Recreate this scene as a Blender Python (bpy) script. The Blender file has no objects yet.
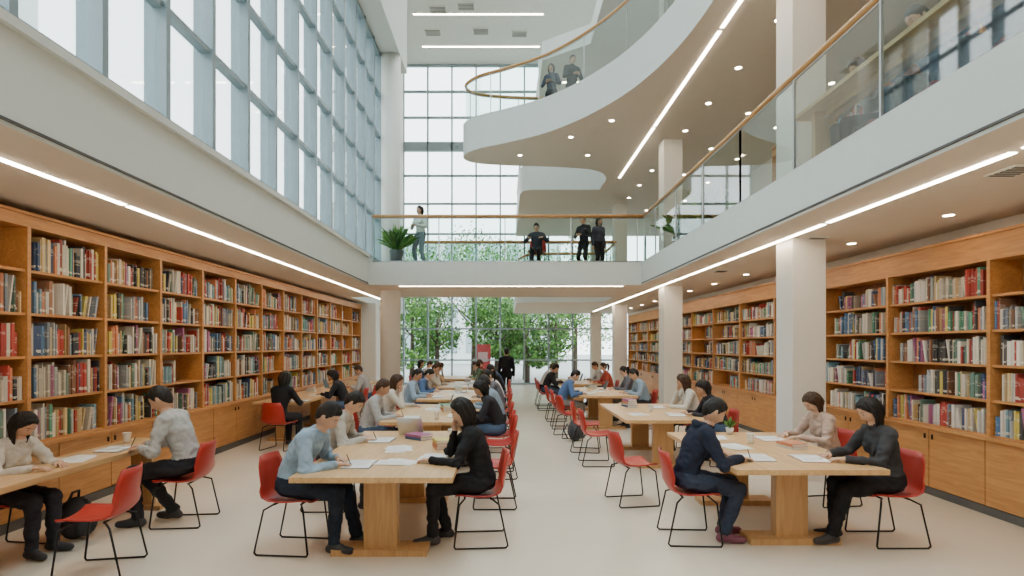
import bpy, math, random
import numpy as np
from mathutils import Vector, Matrix, noise
random.seed(7)
R=random.Random(11)
sc=bpy.context.scene
COL=sc.collection
F=560.0
# ---------------------------------------------------------------- materials
MC={}
def _new(name):
    m=bpy.data.materials.new(name); m.use_nodes=True
    nt=m.node_tree; b=nt.nodes['Principled BSDF']
    return m,nt,b
def flat(name,col,rough=0.6,metal=0.0,spec=0.5,var=0.06,scale=6.0,bump=0.0):
    if name in MC: return MC[name]
    m,nt,b=_new(name)
    b.inputs['Roughness'].default_value=rough; b.inputs['Metallic'].default_value=metal
    b.inputs['Specular IOR Level'].default_value=spec
    tc=nt.nodes.new('ShaderNodeTexCoord'); n=nt.nodes.new('ShaderNodeTexNoise')
    n.inputs['Scale'].default_value=scale; n.inputs['Detail'].default_value=4
    nt.links.new(tc.outputs['Object'],n.inputs['Vector'])
    r=nt.nodes.new('ShaderNodeValToRGB')
    r.color_ramp.elements[0].position=0.3; r.color_ramp.elements[1].position=0.7
    r.color_ramp.elements[0].color=tuple(c*(1-var) for c in col)+(1,)
    r.color_ramp.elements[1].color=tuple(min(1,c*(1+var)) for c in col)+(1,)
    nt.links.new(n.outputs['Fac'],r.inputs['Fac']); nt.links.new(r.outputs['Color'],b.inputs['Base Color'])
    if bump>0:
        bp=nt.nodes.new('ShaderNodeBump'); bp.inputs['Strength'].default_value=bump; bp.inputs['Distance'].default_value=0.01
        nt.links.new(n.outputs['Fac'],bp.inputs['Height']); nt.links.new(bp.outputs['Normal'],b.inputs['Normal'])
    MC[name]=m; return m
def wood(name,c1,c2,rough=0.4,axis=1):
    m,nt,b=_new(name)
    tc=nt.nodes.new('ShaderNodeTexCoord'); mp=nt.nodes.new('ShaderNodeMapping')
    s=[9,9,9]; s[axis]=0.9; mp.inputs['Scale'].default_value=s
    n=nt.nodes.new('ShaderNodeTexNoise'); n.inputs['Scale'].default_value=2.2; n.inputs['Detail'].default_value=7; n.inputs['Distortion'].default_value=1.2
    r=nt.nodes.new('ShaderNodeValToRGB'); r.color_ramp.elements[0].position=0.32; r.color_ramp.elements[1].position=0.68
    r.color_ramp.elements[0].color=c1+(1,); r.color_ramp.elements[1].color=c2+(1,)
    nt.links.new(tc.outputs['Object'],mp.inputs['Vector']); nt.links.new(mp.outputs['Vector'],n.inputs['Vector'])
    nt.links.new(n.outputs['Fac'],r.inputs['Fac']); nt.links.new(r.outputs['Color'],b.inputs['Base Color'])
    b.inputs['Roughness'].default_value=rough
    return m
def emit(name,col,st):
    m=bpy.data.materials.new(name); m.use_nodes=True; nt=m.node_tree
    nt.nodes.clear(); o=nt.nodes.new('ShaderNodeOutputMaterial'); e=nt.nodes.new('ShaderNodeEmission')
    e.inputs['Color'].default_value=col+(1,); e.inputs['Strength'].default_value=st
    nt.links.new(e.outputs[0],o.inputs[0]); return m
def glassm(name,tint,gl=1.0):
    m=bpy.data.materials.new(name); m.use_nodes=True; nt=m.node_tree
    nt.nodes.clear(); o=nt.nodes.new('ShaderNodeOutputMaterial')
    t=nt.nodes.new('ShaderNodeBsdfTransparent'); t.inputs['Color'].default_value=tint+(1,)
    g=nt.nodes.new('ShaderNodeBsdfGlossy'); g.inputs['Roughness'].default_value=0.03
    f=nt.nodes.new('ShaderNodeFresnel'); f.inputs['IOR'].default_value=1.4
    mu=nt.nodes.new('ShaderNodeMath'); mu.operation='MULTIPLY'; mu.inputs[1].default_value=gl
    mx=nt.nodes.new('ShaderNodeMixShader')
    nt.links.new(f.outputs[0],mu.inputs[0]); nt.links.new(mu.outputs[0],mx.inputs[0])
    nt.links.new(t.outputs[0],mx.inputs[1]); nt.links.new(g.outputs[0],mx.inputs[2]); nt.links.new(mx.outputs[0],o.inputs[0])
    return m
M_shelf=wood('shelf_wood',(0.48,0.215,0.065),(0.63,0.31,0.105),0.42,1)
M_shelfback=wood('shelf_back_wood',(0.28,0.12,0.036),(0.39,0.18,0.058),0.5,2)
M_table=wood('table_wood',(0.55,0.325,0.14),(0.69,0.445,0.215),0.33,1)
M_tleg=wood('table_leg_wood',(0.46,0.25,0.095),(0.58,0.34,0.14),0.4,2)
M_hand=wood('handrail_wood',(0.46,0.23,0.07),(0.58,0.31,0.11),0.35,1)
M_wall=flat('wall_paint',(0.78,0.76,0.71),0.7,var=0.015)
M_fascia=flat('fascia_paint',(0.68,0.71,0.67),0.5,var=0.015)
M_soff=flat('soffit_paint',(0.73,0.65,0.55),0.7,var=0.015)
M_ceil=flat('ceiling_paint',(0.74,0.75,0.71),0.7,var=0.02)
M_col=flat('column_paint',(0.78,0.75,0.69),0.6,var=0.015)
M_floor=flat('floor_lino',(0.70,0.62,0.505),0.26,var=0.03,scale=1.2)
M_mull=flat('mullion_metal',(0.27,0.34,0.37),0.45,0.2,var=0.04)
M_black=flat('black_metal',(0.02,0.02,0.022),0.35,0.6)
M_dark=flat('dark_slot',(0.10,0.095,0.09),0.7)
M_steel=flat('steel',(0.55,0.56,0.56),0.3,0.9)
M_red=flat('red_plastic',(0.42,0.026,0.018),0.38,var=0.05)
M_paper=flat('paper',(0.80,0.80,0.78),0.8,var=0.03,scale=30)
M_led=emit('led_strip',(1.0,0.83,0.62),36)
M_dl=emit('downlight_lens',(1.0,0.80,0.56),55)
M_glass=glassm('window_glass',(0.93,0.97,0.97),0.35)
M_rail=glassm('rail_glass',(0.80,0.91,0.88),0.24)
M_carpet=flat('carpet',(0.38,0.35,0.31),0.9)
M_leaf=flat('leaf_green',(0.06,0.17,0.025),0.7,var=0.5,scale=2)
M_leaf2=flat('leaf_light',(0.16,0.32,0.06),0.7,var=0.4,scale=2)
M_bark=flat('bark',(0.10,0.07,0.05),0.9,var=0.3)
def bookmat():
    m,nt,b=_new('book_spines'); a=nt.nodes.new('ShaderNodeAttribute'); a.attribute_name='bcol'
    b.inputs['Roughness'].default_value=0.6
    r=nt.nodes.new('ShaderNodeValToRGB'); r.color_ramp.interpolation='CONSTANT'
    e=r.color_ramp.elements; e[0].position=0; e[0].color=(0,0,0,1); e[1].position=0.10; e[1].color=(1,1,1,1)
    for p,v in ((0.20,0),(0.55,0.45),(0.60,0.0),(0.66,0.35),(0.80,0)):
        q=e.new(p); q.color=(v,v,v,1)
    nt.links.new(a.outputs['Alpha'],r.inputs['Fac'])
    tc=nt.nodes.new('ShaderNodeTexCoord'); n=nt.nodes.new('ShaderNodeTexNoise'); n.inputs['Scale'].default_value=14
    nt.links.new(tc.outputs['Object'],n.inputs['Vector'])
    mt=nt.nodes.new('ShaderNodeMath'); mt.operation='GREATER_THAN'; mt.inputs[1].default_value=0.52
    nt.links.new(n.outputs['Fac'],mt.inputs[0])
    mm=nt.nodes.new('ShaderNodeMath'); mm.operation='MULTIPLY'
    nt.links.new(r.outputs['Color'],mm.inputs[0]); nt.links.new(mt.outputs[0],mm.inputs[1])
    m2=nt.nodes.new('ShaderNodeMath'); m2.operation='MULTIPLY'; m2.inputs[1].default_value=0.8
    nt.links.new(mm.outputs[0],m2.inputs[0])
    mx=nt.nodes.new('ShaderNodeMix'); mx.data_type='RGBA'; mx.inputs['B'].default_value=(0.75,0.72,0.62,1)
    nt.links.new(m2.outputs[0],mx.inputs['Factor']); nt.links.new(a.outputs['Color'],mx.inputs['A'])
    nt.links.new(mx.outputs['Result'],b.inputs['Base Color']); return m
M_book=bookmat()
# ---------------------------------------------------------------- mesh builder
class MB:
    def __init__(s): s.v=[];s.f=[];s.m=[];s.sm=[]
    def add(s,vs,fs,mi=0,smooth=False):
        o=len(s.v); s.v+= [tuple(p) for p in vs]
        for f in fs: s.f.append(tuple(i+o for i in f)); s.m.append(mi); s.sm.append(smooth)
    def box(s,x0,x1,y0,y1,z0,z1,mi=0,bot=None,top=None):
        if x0>x1:x0,x1=x1,x0
        vs=[(x0,y0,z0),(x1,y0,z0),(x1,y1,z0),(x0,y1,z0),(x0,y0,z1),(x1,y0,z1),(x1,y1,z1),(x0,y1,z1)]
        s.add(vs,[(0,1,5,4),(1,2,6,5),(2,3,7,6),(3,0,4,7)],mi)
        s.add(vs,[(3,2,1,0)],mi if bot is None else bot); s.add(vs,[(4,5,6,7)],mi if top is None else top)
    def loft(s,rings,mi=0,cap=True,smooth=True,closed=True):
        n=len(rings[0]); vs=[p for r in rings for p in r]; fs=[]
        for i in range(len(rings)-1):
            for j in range(n if closed else n-1):
                k=(j+1)%n; fs.append((i*n+j,i*n+k,(i+1)*n+k,(i+1)*n+j))
        if cap: fs.append(tuple(range(n-1,-1,-1))); fs.append(tuple((len(rings)-1)*n+j for j in range(n)))
        s.add(vs,fs,mi,smooth)
    def tube(s,pts,r,mi=0,n=8,cap=True):
        pts=[Vector(p) for p in pts]; rs=r if isinstance(r,(list,tuple)) else [r]*len(pts)
        rings=[]; up=None
        for i,p in enumerate(pts):
            if i==0:d=pts[1]-p
            elif i==len(pts)-1:d=p-pts[i-1]
            else:d=(pts[i+1]-p).normalized()+(p-pts[i-1]).normalized()
            d.normalize()
            if up is None:
                up=Vector((0,0,1)) if abs(d.z)<0.9 else Vector((1,0,0))
            a=d.cross(up)
            if a.length<1e-4: a=d.orthogonal()
            a.normalize(); b=a.cross(d); up=b
            rings.append([p+a*rs[i]*math.cos(t)+b*rs[i]*math.sin(t) for t in [2*math.pi*k/n for k in range(n)]])
        s.loft(rings,mi,cap)
    def capsule(s,a,b,ra,rb,mi=0,n=10,flat=1.0,flatax=None):
        a=Vector(a);b=Vector(b);d=(b-a)
        if d.length<1e-5:d=Vector((0,0,1e-3))
        L=d.length;d.normalize()
        u=flatax.copy() if flatax is not None else d.orthogonal()
        u=(u-d*u.dot(d)).normalized(); w=d.cross(u)
        rings=[]
        for t in (-80,-50,-22):
            tt=math.radians(t); rings.append((a+d*ra*math.sin(tt),ra*math.cos(tt)))
        rings.append((a,ra)); rings.append((a+d*L*0.5,(ra+rb)/2)); rings.append((b,rb))
        for t in (22,50,80):
            tt=math.radians(t); rings.append((b+d*rb*math.sin(tt),rb*math.cos(tt)))
        s.loft([[c+u*r*flat*math.cos(q)+w*r*math.sin(q) for q in [2*math.pi*k/n for k in range(n)]] for c,r in rings],mi)
    def ellip(s,c,r,mi=0,nl=8,nn=12,M=None):
        rings=[]
        for i in range(nl+1):
            th=math.pi*(0.02+0.96*i/nl)
            ring=[]
            for k in range(nn):
                q=2*math.pi*k/nn
                p=Vector((math.sin(th)*math.cos(q)*r[0],math.sin(th)*math.sin(q)*r[1],-math.cos(th)*r[2]))
                if M is not None:p=M@p
                ring.append(Vector(c)+p)
            rings.append(ring)
        s.loft(rings,mi)
    def prism(s,poly,z0,z1,mi=0,bot=None,top=None,smooth=False):
        n=len(poly); vs=[(x,y,z0) for x,y in poly]+[(x,y,z1) for x,y in poly]
        s.add(vs,[(i,(i+1)%n,n+(i+1)%n,n+i) for i in range(n)],mi,smooth)
        s.add(vs,[tuple(range(n-1,-1,-1))],mi if bot is None else bot); s.add(vs,[tuple(range(n,2*n))],mi if top is None else top)
    def mesh(s,name,mats):
        me=bpy.data.meshes.new(name); me.from_pydata(s.v,[],s.f)
        for m in mats: me.materials.append(m)
        me.polygons.foreach_set('material_index',s.m); me.polygons.foreach_set('use_smooth',s.sm); me.update(); return me
    def obj(s,name,mats,loc=(0,0,0),rz=0,bevel=0):
        o=bpy.data.objects.new(name,s.mesh(name,mats)); COL.objects.link(o); o.location=loc; o.rotation_euler=(0,0,rz)
        if bevel:
            b=o.modifiers.new('bevel','BEVEL'); b.width=bevel; b.segments=2; b.limit_method='ANGLE'
        return o
def inst(name,me,loc,rz=0,sc_=None):
    o=bpy.data.objects.new(name,me); COL.objects.link(o); o.location=loc; o.rotation_euler=(0,0,rz)
    if sc_: o.scale=sc_
    return o
# ---------------------------------------------------------------- room shell
YB=-4.0; YF=26.0; ZS=3.3; ZL1=3.85; Z2=6.9; Z2T=7.75; ZC=14.85
XL=-5.35; XR=5.7
b=MB(); b.box(-6,8,YB,YF,-0.2,0,0); b.obj('floor',[M_floor])
b=MB(); b.box(XL-0.15,XL,YB,YF,0,ZS+0.6); b.obj('wall_left',[M_wall])
b=MB(); b.box(XR,XR+0.15,YB,YF,0,ZS); b.obj('wall_right',[M_wall])
b=MB(); b.box(7.2,7.35,YB,YF,ZS,ZC); b.obj('wall_right_gallery',[M_wall])
b=MB(); b.box(-5.5,7.35,YB-0.15,YB,0,ZC); b.obj('wall_back',[M_wall])
b=MB(); b.box(XL,-3.3,YB,17.0,ZS,4.0,0,1); b.box(XL,-4.7,17.0,YF,ZS,4.0,0,1); b.box(-3.31,-3.285,YB,13.5,ZS+0.03,ZS+0.05,2); b.box(-3.34,-3.25,YB,13.5,3.96,4.03,0)
b.obj('ceiling_left_soffit',[M_fascia,M_soff,M_dark])
b=MB(); b.box(3.3,7.2,YB,YF,ZS,ZL1,0,1,2); b.box(3.285,3.31,YB,13.5,ZS+0.03,ZS+0.05,3); b.obj('gallery_slab',[M_fascia,M_soff,M_carpet,M_dark])
b=MB(); b.box(-3.3,3.3,13.5,17.0,ZS,ZL1,0,1,2); b.obj('footbridge',[M_fascia,M_soff,M_carpet])
b=MB()
poly=[(3.3,19)]+[(1.6-1.2*math.sin(t),19.6-0.6*math.cos(t)) for t in [math.pi/2*k/8 for k in range(9)]]+[(0.4,26),(3.3,26)]
b.prism(poly[::-1],ZS,ZL1,0,1,2); b.obj('balcony_slab',[M_fascia,M_soff,M_carpet])
ctrl=[(3.07,-4),(3.07,2),(3.07,6.5),(3.0,9),(2.6,10.8),(1.9,12.2),(1.0,13.3),(0.0,14.0),(-0.75,14.45),(-1.12,15.0),(-0.9,15.5),(0,15.75),(1.5,15.9),(2.6,16.2),(3.05,16.9),(3.07,17.8)]
def cr(pts,n=6):
    P=[Vector((*p,0)) for p in pts]; out=[]
    for i in range(len(P)-1):
        p0=P[max(i-1,0)];p1=P[i];p2=P[i+1];p3=P[min(i+2,len(P)-1)]
        for k in range(n):
            t=k/n; q=0.5*((2*p1)+(p2-p0)*t+(2*p0-5*p1+4*p2-p3)*t*t+(-p0+3*p1-3*p2+p3)*t**3); out.append((q.x,q.y))
    out.append(pts[-1]); return out
curve=cr(ctrl)
lobe2=[(3.07,18.2),(0.9,18.2),(0.6,18.35),(0.5,18.8),(0.5,22),(0.5,26)]
b=MB(); b.prism((curve+lobe2+[(7.2,26),(7.2,-4)]),Z2,Z2T,0,1,2,True); o=b.obj('balcony_slab',[M_fascia,M_soff,M_carpet])
b=MB(); b.prism([(2.6,YB),(2.6,17),(1.2,18),(1.2,26),(7.2,26),(7.2,YB)],11.0,11.6,0,1); b.obj('gallery_slab',[M_ceil,M_ceil])
b=MB(); b.box(-5.5,7.35,19.0,YF,ZC,ZC+0.3); b.box(-5.5,-3.3,YB,19,ZC,ZC+0.3); b.box(3.0,7.35,YB,19,ZC,ZC+0.3)
b.obj('ceiling',[M_ceil])
b=MB()  # out-of-view roof opening, added so sky light fills the atrium
for k in range(11): b.box(-3.3,3.0,YB+k*2.3-0.06,YB+k*2.3+0.06,ZC,ZC+0.3)
for k in range(4): b.box(-3.3+k*2.1-0.06,-3.3+k*2.1+0.06,YB,19,ZC+0.02,ZC+0.3)
b.box(-3.3,3.0,YB,19,ZC+0.31,ZC+0.33,1); b.obj('added_fill_skylight',[M_mull,M_glass])
b=MB(); b.box(-3.6,-2.8,YB,16.0,9.6,ZC,0,0); b.obj('wall_left_bulkhead',[M_fascia])
b=MB(); b.box(-4.9,-4.7,17.0,YF,4.0,ZC); b.obj('wall_left_far',[M_wall])
b=MB(); b.box(-4.9,-3.3,15.4,15.6,4.0,ZC); b.box(-4.9,-4.7,15.6,17,4.0,ZC); b.obj('wall_left_return',[M_wall])
for i,y in enumerate((7.6,13.75,19.95,25.3)):
    b=MB(); b.box(3.9,4.36,y,y+0.46,0,11.0)
    b.box(3.885,4.375,y-0.015,y+0.475,0,0.1); b.obj('column',[M_col],bevel=0.01)
b=MB(); b.tube([(-3.08,15.05,0),(-3.08,15.05,9.6)],0.27,0,32); b.obj('round_column',[M_col])
b=MB(); b.box(-4.95,-4.45,19.3,19.8,0,ZS); b.obj('column',[M_col],bevel=0.01)
# left curtain wall
b=MB(); y=YB
ys=[]
while y<15.4: ys.append(y); y+=0.86
for y in ys: b.box(-3.50,-3.28,y-0.035,y+0.035,4.0,9.6)
for z in (4.05,5.15,6.25,7.4,8.5,9.56): b.box(-3.42,-3.31,YB,15.4,z-0.03,z+0.03)
b.box(-3.39,-3.375,YB,15.4,4.0,9.6,1); b.obj('window_1',[M_mull,M_glass])
b=MB()
x=-4.7
while x<7.3: b.box(x-0.035,x+0.035,YF-0.1,YF+0.1,0,ZC); x+=1.12
for z in (0.05,1.15,2.6,4.1,5.5,7.0,8.4,9.7,12.4,13.6,14.8): b.box(-5.35,7.2,YF-0.08,YF+0.08,z-0.035,z+0.035)
b.box(-4.7,7.2,YF-0.1,YF+0.12,10.85,11.25)
b.box(-5.35,7.2,YF-0.01,YF+0.01,0,ZC,1); b.obj('window_2',[M_mull,M_glass])
b=MB(); b.box(5.25,5.68,YB,24,0,0.09); b.obj('baseboard_right',[M_dark])
b=MB(); b.box(-5.3,-4.88,YB,17.2,0,0.09); b.obj('baseboard_left',[M_dark])
# ---------------------------------------------------------------- railings
def rail(name,path,z0,h=1.12,step=1.5,hm=M_hand,post=True):
    b=MB(); P=[Vector((x,y,0)) for x,y in path]
    n=len(P)
    b.add([(p.x,p.y,z0) for p in P]+[(p.x,p.y,z0+h-0.05) for p in P],[(i,i+1,n+i+1,n+i) for i in range(n-1)],0,True)
    b.tube([(p.x,p.y,z0+h) for p in P],0.038,1,10)
    b.tube([(p.x,p.y,z0+h-0.05) for p in P],0.014,2,6)
    b.tube([(p.x,p.y,z0+0.02) for p in P],0.02,2,6)
    acc=0
    for i in range(n-1):
        seg=P[i+1]-P[i]; L=seg.length; t=step-acc if acc>0 else 0
        while t<=L and L>0:
            q=P[i]+seg*(t/L); b.box(q.x-0.012,q.x+0.012,q.y-0.012,q.y+0.012,z0,z0+h-0.03,2); t+=step
        acc=(acc+L)%step
    b.obj(name,[M_rail,hm,M_steel])
rail('glass_railing',[(3.36,YB),(3.36,2),(3.36,8),(3.36,13.5)],ZL1)
rail('glass_railing',[(-3.2,13.56),(0,13.56),(3.36,13.56)],ZL1,step=1.6)
rail('glass_railing',[(-3.2,16.94),(0,16.94),(3.3,16.94)],ZL1,step=1.6)
rail('glass_railing',[(3.36,17.0),(3.36,19.1),(1.6,19.1),(0.75,19.4),(0.5,20.2),(0.5,25.8)],ZL1)
cin=[]
for i,(x,y) in enumerate(curve):
    a=Vector(curve[max(i-1,0)]);c=Vector(curve[min(i+1,len(curve)-1)]);d=(c-a).normalized(); nrm=Vector((d.y,-d.x))
    cin.append((x+nrm.x*0.07,y+nrm.y*0.07))
rail('glass_railing',cin,Z2T,1.05,1.4)
rail('glass_railing',[(3.1,18.27),(1.0,18.27),(0.6,18.5),(0.57,19),(0.57,25.8)],Z2T,1.05,1.4)
# ---------------------------------------------------------------- luminaires
def strip(segs,z,name,w=0.03):
    b=MB()
    for (x0,y0,x1,y1) in segs:
        if abs(x1-x0)<1e-3: b.box(x0-w,x0+w,y0,y1,z-0.012,z+0.0,0); b.box(x0-w-0.012,x0+w+0.012,y0-0.01,y1+0.01,z-0.004,z+0.001,1)
        else: b.box(x0,x1,y0-w,y0+w,z-0.012,z,0); b.box(x0-0.01,x1+0.01,y0-w-0.012,y0+w+0.012,z-0.004,z+0.001,1)
    b.obj(name,[M_led,M_ceil])
sl=[];y=-2.25
while y<16: sl.append((-3.92,y,-3.92,y+1.95)); y+=2.02
strip(sl,ZS,'led_light_fitting')
sr=[];y=-3.3
while y<24: sr.append((3.81,y,3.81,y+2.4)); y+=2.5
strip(sr,ZS,'led_light_fitting')
strip([(-2.6,13.75,2.9,13.75)],ZS,'led_light_fitting',0.012)
s2=[];y=-3
while y<16: s2.append((3.45,y,3.45,y+3.9)); y+=4.0
strip(s2,Z2,'led_light_fitting',0.03)
strip([(-3.6,22.0,1.5,22.0),(-3.6,24.4,1.5,24.4),(-0.4,20.6,1.2,20.6)],ZC,'led_light_fitting',0.04)
strip([(2.0,19.5,6.5,19.5),(2.0,22,6.5,22)],11.0,'led_light_fitting',0.04)
def downs(pts,z,r=0.06):
    b=MB()
    for x,y in pts:
        b.tube([(x,y,z-0.006),(x,y,z+0.0)],r,0,14); b.tube([(x,y,z-0.004),(x,y,z+0.0005)],r*1.3,1,14)
    b.obj('downlight',[M_dl,M_steel])
downs([(4.95,1+1.75*k) for k in range(13)],ZS,0.055)
downs([(4.25,1.2+1.5*k) for k in range(14)]+[(5.3,1.2+2.2*k) for k in range(10)]+[(6.3,2+2.2*k) for k in range(9)],Z2,0.055)
downs([(1.6,13.6),(0.4,14.9),(2.2,14.9),(2.4,12.6)],Z2,0.055)
b=MB()
for (x,y) in ((-2.6,21.7),(-1.5,21.5),(-1.0,23.2),(0.6,23.4),(-3,23.3)):
    b.box(x-0.35,x+0.35,y-0.25,y+0.25,ZC-0.02,ZC,0)
    for k in range(5): b.box(x-0.3,x+0.3,y-0.2+k*0.09,y-0.17+k*0.09,ZC-0.03,ZC-0.018,1)
b.obj('ceiling_vent',[M_ceil,M_dark])
b=MB()
for y in (4.5,7.5,10.8):
    b.box(4.1,4.35,y,y+0.3,ZS-0.012,ZS,0)
    for k in range(5): b.box(4.12,4.33,y+0.03+k*0.055,y+0.055+k*0.055,ZS-0.016,ZS-0.01,1)
b.obj('ceiling_vent',[M_ceil,M_dark])
# ---------------------------------------------------------------- shelves and books
PAL=[(0.62,0.58,0.48),(0.68,0.65,0.58),(0.70,0.67,0.62),(0.5,0.46,0.38),(0.45,0.06,0.05),(0.35,0.05,0.04),(0.05,0.09,0.20),(0.10,0.20,0.36),(0.04,0.045,0.06),(0.06,0.06,0.06),(0.14,0.23,0.19),(0.45,0.30,0.14),(0.40,0.43,0.45),(0.22,0.26,0.32),(0.60,0.46,0.24),(0.25,0.12,0.07),(0.66,0.64,0.6),(0.20,0.36,0.44),(0.60,0.22,0.11),(0.62,0.50,0.12),(0.10,0.30,0.20),(0.38,0.12,0.25),(0.55,0.50,0.42)]
def bookshelf(side,xf,y0,y1,bay,z0,zc,nrow,rowh,header,fill=0.93,cab=True,dens=1.0):
    b=MB(); dep=0.33; sd=side
    X=lambda d: xf+sd*d
    top=z0+zc+nrow*rowh
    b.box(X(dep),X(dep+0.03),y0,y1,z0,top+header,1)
    b.box(X(-0.02),X(dep),y0,y1,top,top+header,0)
    b.box(X(-0.05),X(dep),y0,y1,top+header,top+header+0.03,0)
    ny=max(1,round((y1-y0)/bay)); bw=(y1-y0)/ny
    for r in range(nrow): b.box(X(0.01),X(dep),y0,y1,z0+zc+r*rowh-0.014,z0+zc+r*rowh+0.014,0)
    for k in range(ny+1):
        yy=y0+k*bw; b.box(X(-0.015),X(dep),yy-0.022,yy+0.022,z0+zc,top,0)
    if cab:
        b.box(X(-0.10),X(dep),y0,y1,z0+zc-0.035,z0+zc,0)
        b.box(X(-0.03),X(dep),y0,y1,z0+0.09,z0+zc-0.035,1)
        nd=round((y1-y0)/0.82); dw=(y1-y0)/nd
        for k in range(nd):
            ya=y0+k*dw; b.box(X(-0.05),X(-0.03),ya+0.006,ya+dw-0.006,z0+0.1,z0+zc-0.045,0)
            yk=ya+dw-0.06 if k%2==0 else ya+0.06
            b.box(X(-0.065),X(-0.05),yk-0.008,yk+0.008,z0+zc-0.16,z0+zc-0.10,2)
    else:
        b.box(X(0.0),X(dep),y0,y1,z0,z0+zc-0.014,0)
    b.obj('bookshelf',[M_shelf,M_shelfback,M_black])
    vs=[];fs=[];cs=[]
    for k in range(ny):
        ya=y0+k*bw+0.03; yb=y0+(k+1)*bw-0.03
        for r in range(nrow):
            zb=z0+zc+r*rowh+0.0145
            y=ya+(R.random()*0.12 if R.random()<0.4 else 0)
            endp=yb-(R.random()**2*bw*0.45 if R.random()<0.6 else 0)
            if R.random()<(1-fill)*0.8: endp=ya+bw*0.35
            base=R.choice(PAL); hh=rowh*R.uniform(0.62,0.80)
            while y<endp-0.02:
                if R.random()<0.26: base=R.choice(PAL); hh=rowh*R.uniform(0.52,0.84)
                t=R.uniform(0.014,0.042)*dens; h=hh*R.uniform(0.88,1.06)
                if R.random()<0.01: t=R.uniform(0.07,0.11); h=hh
                if y+t>yb: break
                d0=R.uniform(0.015,0.05); d1=d0+R.uniform(0.15,0.21)
                c=R.choice(PAL) if R.random()<0.5 else base
                j=R.uniform(0.75,1.2); c=tuple(min(0.9,q*j) for q in c)
                sh=0.0
                if R.random()<0.05 and y+t+0.05<yb: sh=0.05
                xa,xb=X(d0),X(d1)
                if xa>xb: xa,xb=xb,xa
                o=len(vs)
                vs+=[(xa,y,zb),(xb,y,zb),(xb,y+t,zb),(xa,y+t,zb),(xa,y+sh,zb+h),(xb,y+sh,zb+h),(xb,y+t+sh,zb+h),(xa,y+t+sh,zb+h)]
                fs+=[(o+a,o+b_,o+c_,o+d) for a,b_,c_,d in ((3,2,1,0),(4,5,6,7),(0,1,5,4),(1,2,6,5),(2,3,7,6),(3,0,4,7))]
                cs+=[c+(0.0,)]*4+[c+(1.0,)]*4
                y+=t+sh+R.uniform(0.0005,0.002)
                if R.random()<0.018: y+=R.uniform(0.04,0.18)
    me=bpy.data.meshes.new('shelved_books'); me.from_pydata(vs,[],fs)
    at=me.color_attributes.new('bcol','FLOAT_COLOR','POINT'); at.data.foreach_set('color',np.array(cs,dtype=np.float32).ravel())
    me.materials.append(M_book); me.update(); o=bpy.data.objects.new('shelved_books',me); COL.objects.link(o)
bookshelf(-1,-4.95,-2.0,19.2,1.12,0,0.82,5,0.45,0.12)
bookshelf(1,5.3,-2.0,24.0,1.65,0,0.85,5,0.385,0.28)
bookshelf(1,5.75,-2.0,12.0,1.65,ZL1,0.1,5,0.385,0.15,cab=False)
# ---------------------------------------------------------------- tables
def table(x0,x1,y0,y1,h=0.76,name='library_table',z=0):
    b=MB(); b.box(x0,x1,y0,y1,h-0.045,h,0)
    cx=(x0+x1)/2; b.box(cx-0.05,cx+0.05,y0+0.45,y1-0.35,h-0.13,h-0.045,1)
    for y in (y0+0.42,y1-0.42):
        b.box(cx-0.15,cx+0.15,y-0.055,y+0.055,0.055,h-0.045,1)
        b.box(cx-0.42,cx+0.42,y-0.13,y+0.13,0,0.055,1)
        b.box(cx-0.5,cx+0.5,y-0.05,y+0.05,h-0.10,h-0.045,1)
    b.obj(name,[M_table,M_tleg],loc=(0,0,z),bevel=0.006)
TL=[(4.6,7.1),(7.9,10.3),(11.2,13.6),(14.4,16.8)]
for a,c in TL: table(-1.78,-0.43,a,c)
table(2.02,3.36,4.88,7.0); table(1.75,3.05,8.1,10.4); table(1.6,2.85,12.0,14.4); table(1.5,2.7,15.6,18.0)
def desk(x0,x1,y0,y1,h=0.76,z=0):
    b=MB(); b.box(x0,x1,y0,y1,h-0.045,h,0)
    n=max(2,int((y1-y0)/1.8)+1)
    for k in range(n):
        y=y0+0.25+(y1-y0-0.5)*k/(n-1); cx=(x0+x1)/2
        b.box(cx-0.12,cx+0.12,y-0.04,y+0.04,0.05,h-0.045,1); b.box(cx-0.24,cx+0.24,y-0.09,y+0.09,0,0.05,1)
    b.box((x0+x1)/2-0.03,(x0+x1)/2+0.03,y0+0.2,y1-0.2,h-0.12,h-0.045,1)
    b.obj('study_desk',[M_table,M_tleg],loc=(0,0,z),bevel=0.006)
desk(-4.36,-3.84,3.7,6.6); desk(-4.80,-3.85,10.6,17.0); desk(3.5,3.95,3.2,6.8,z=ZL1)
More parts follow.
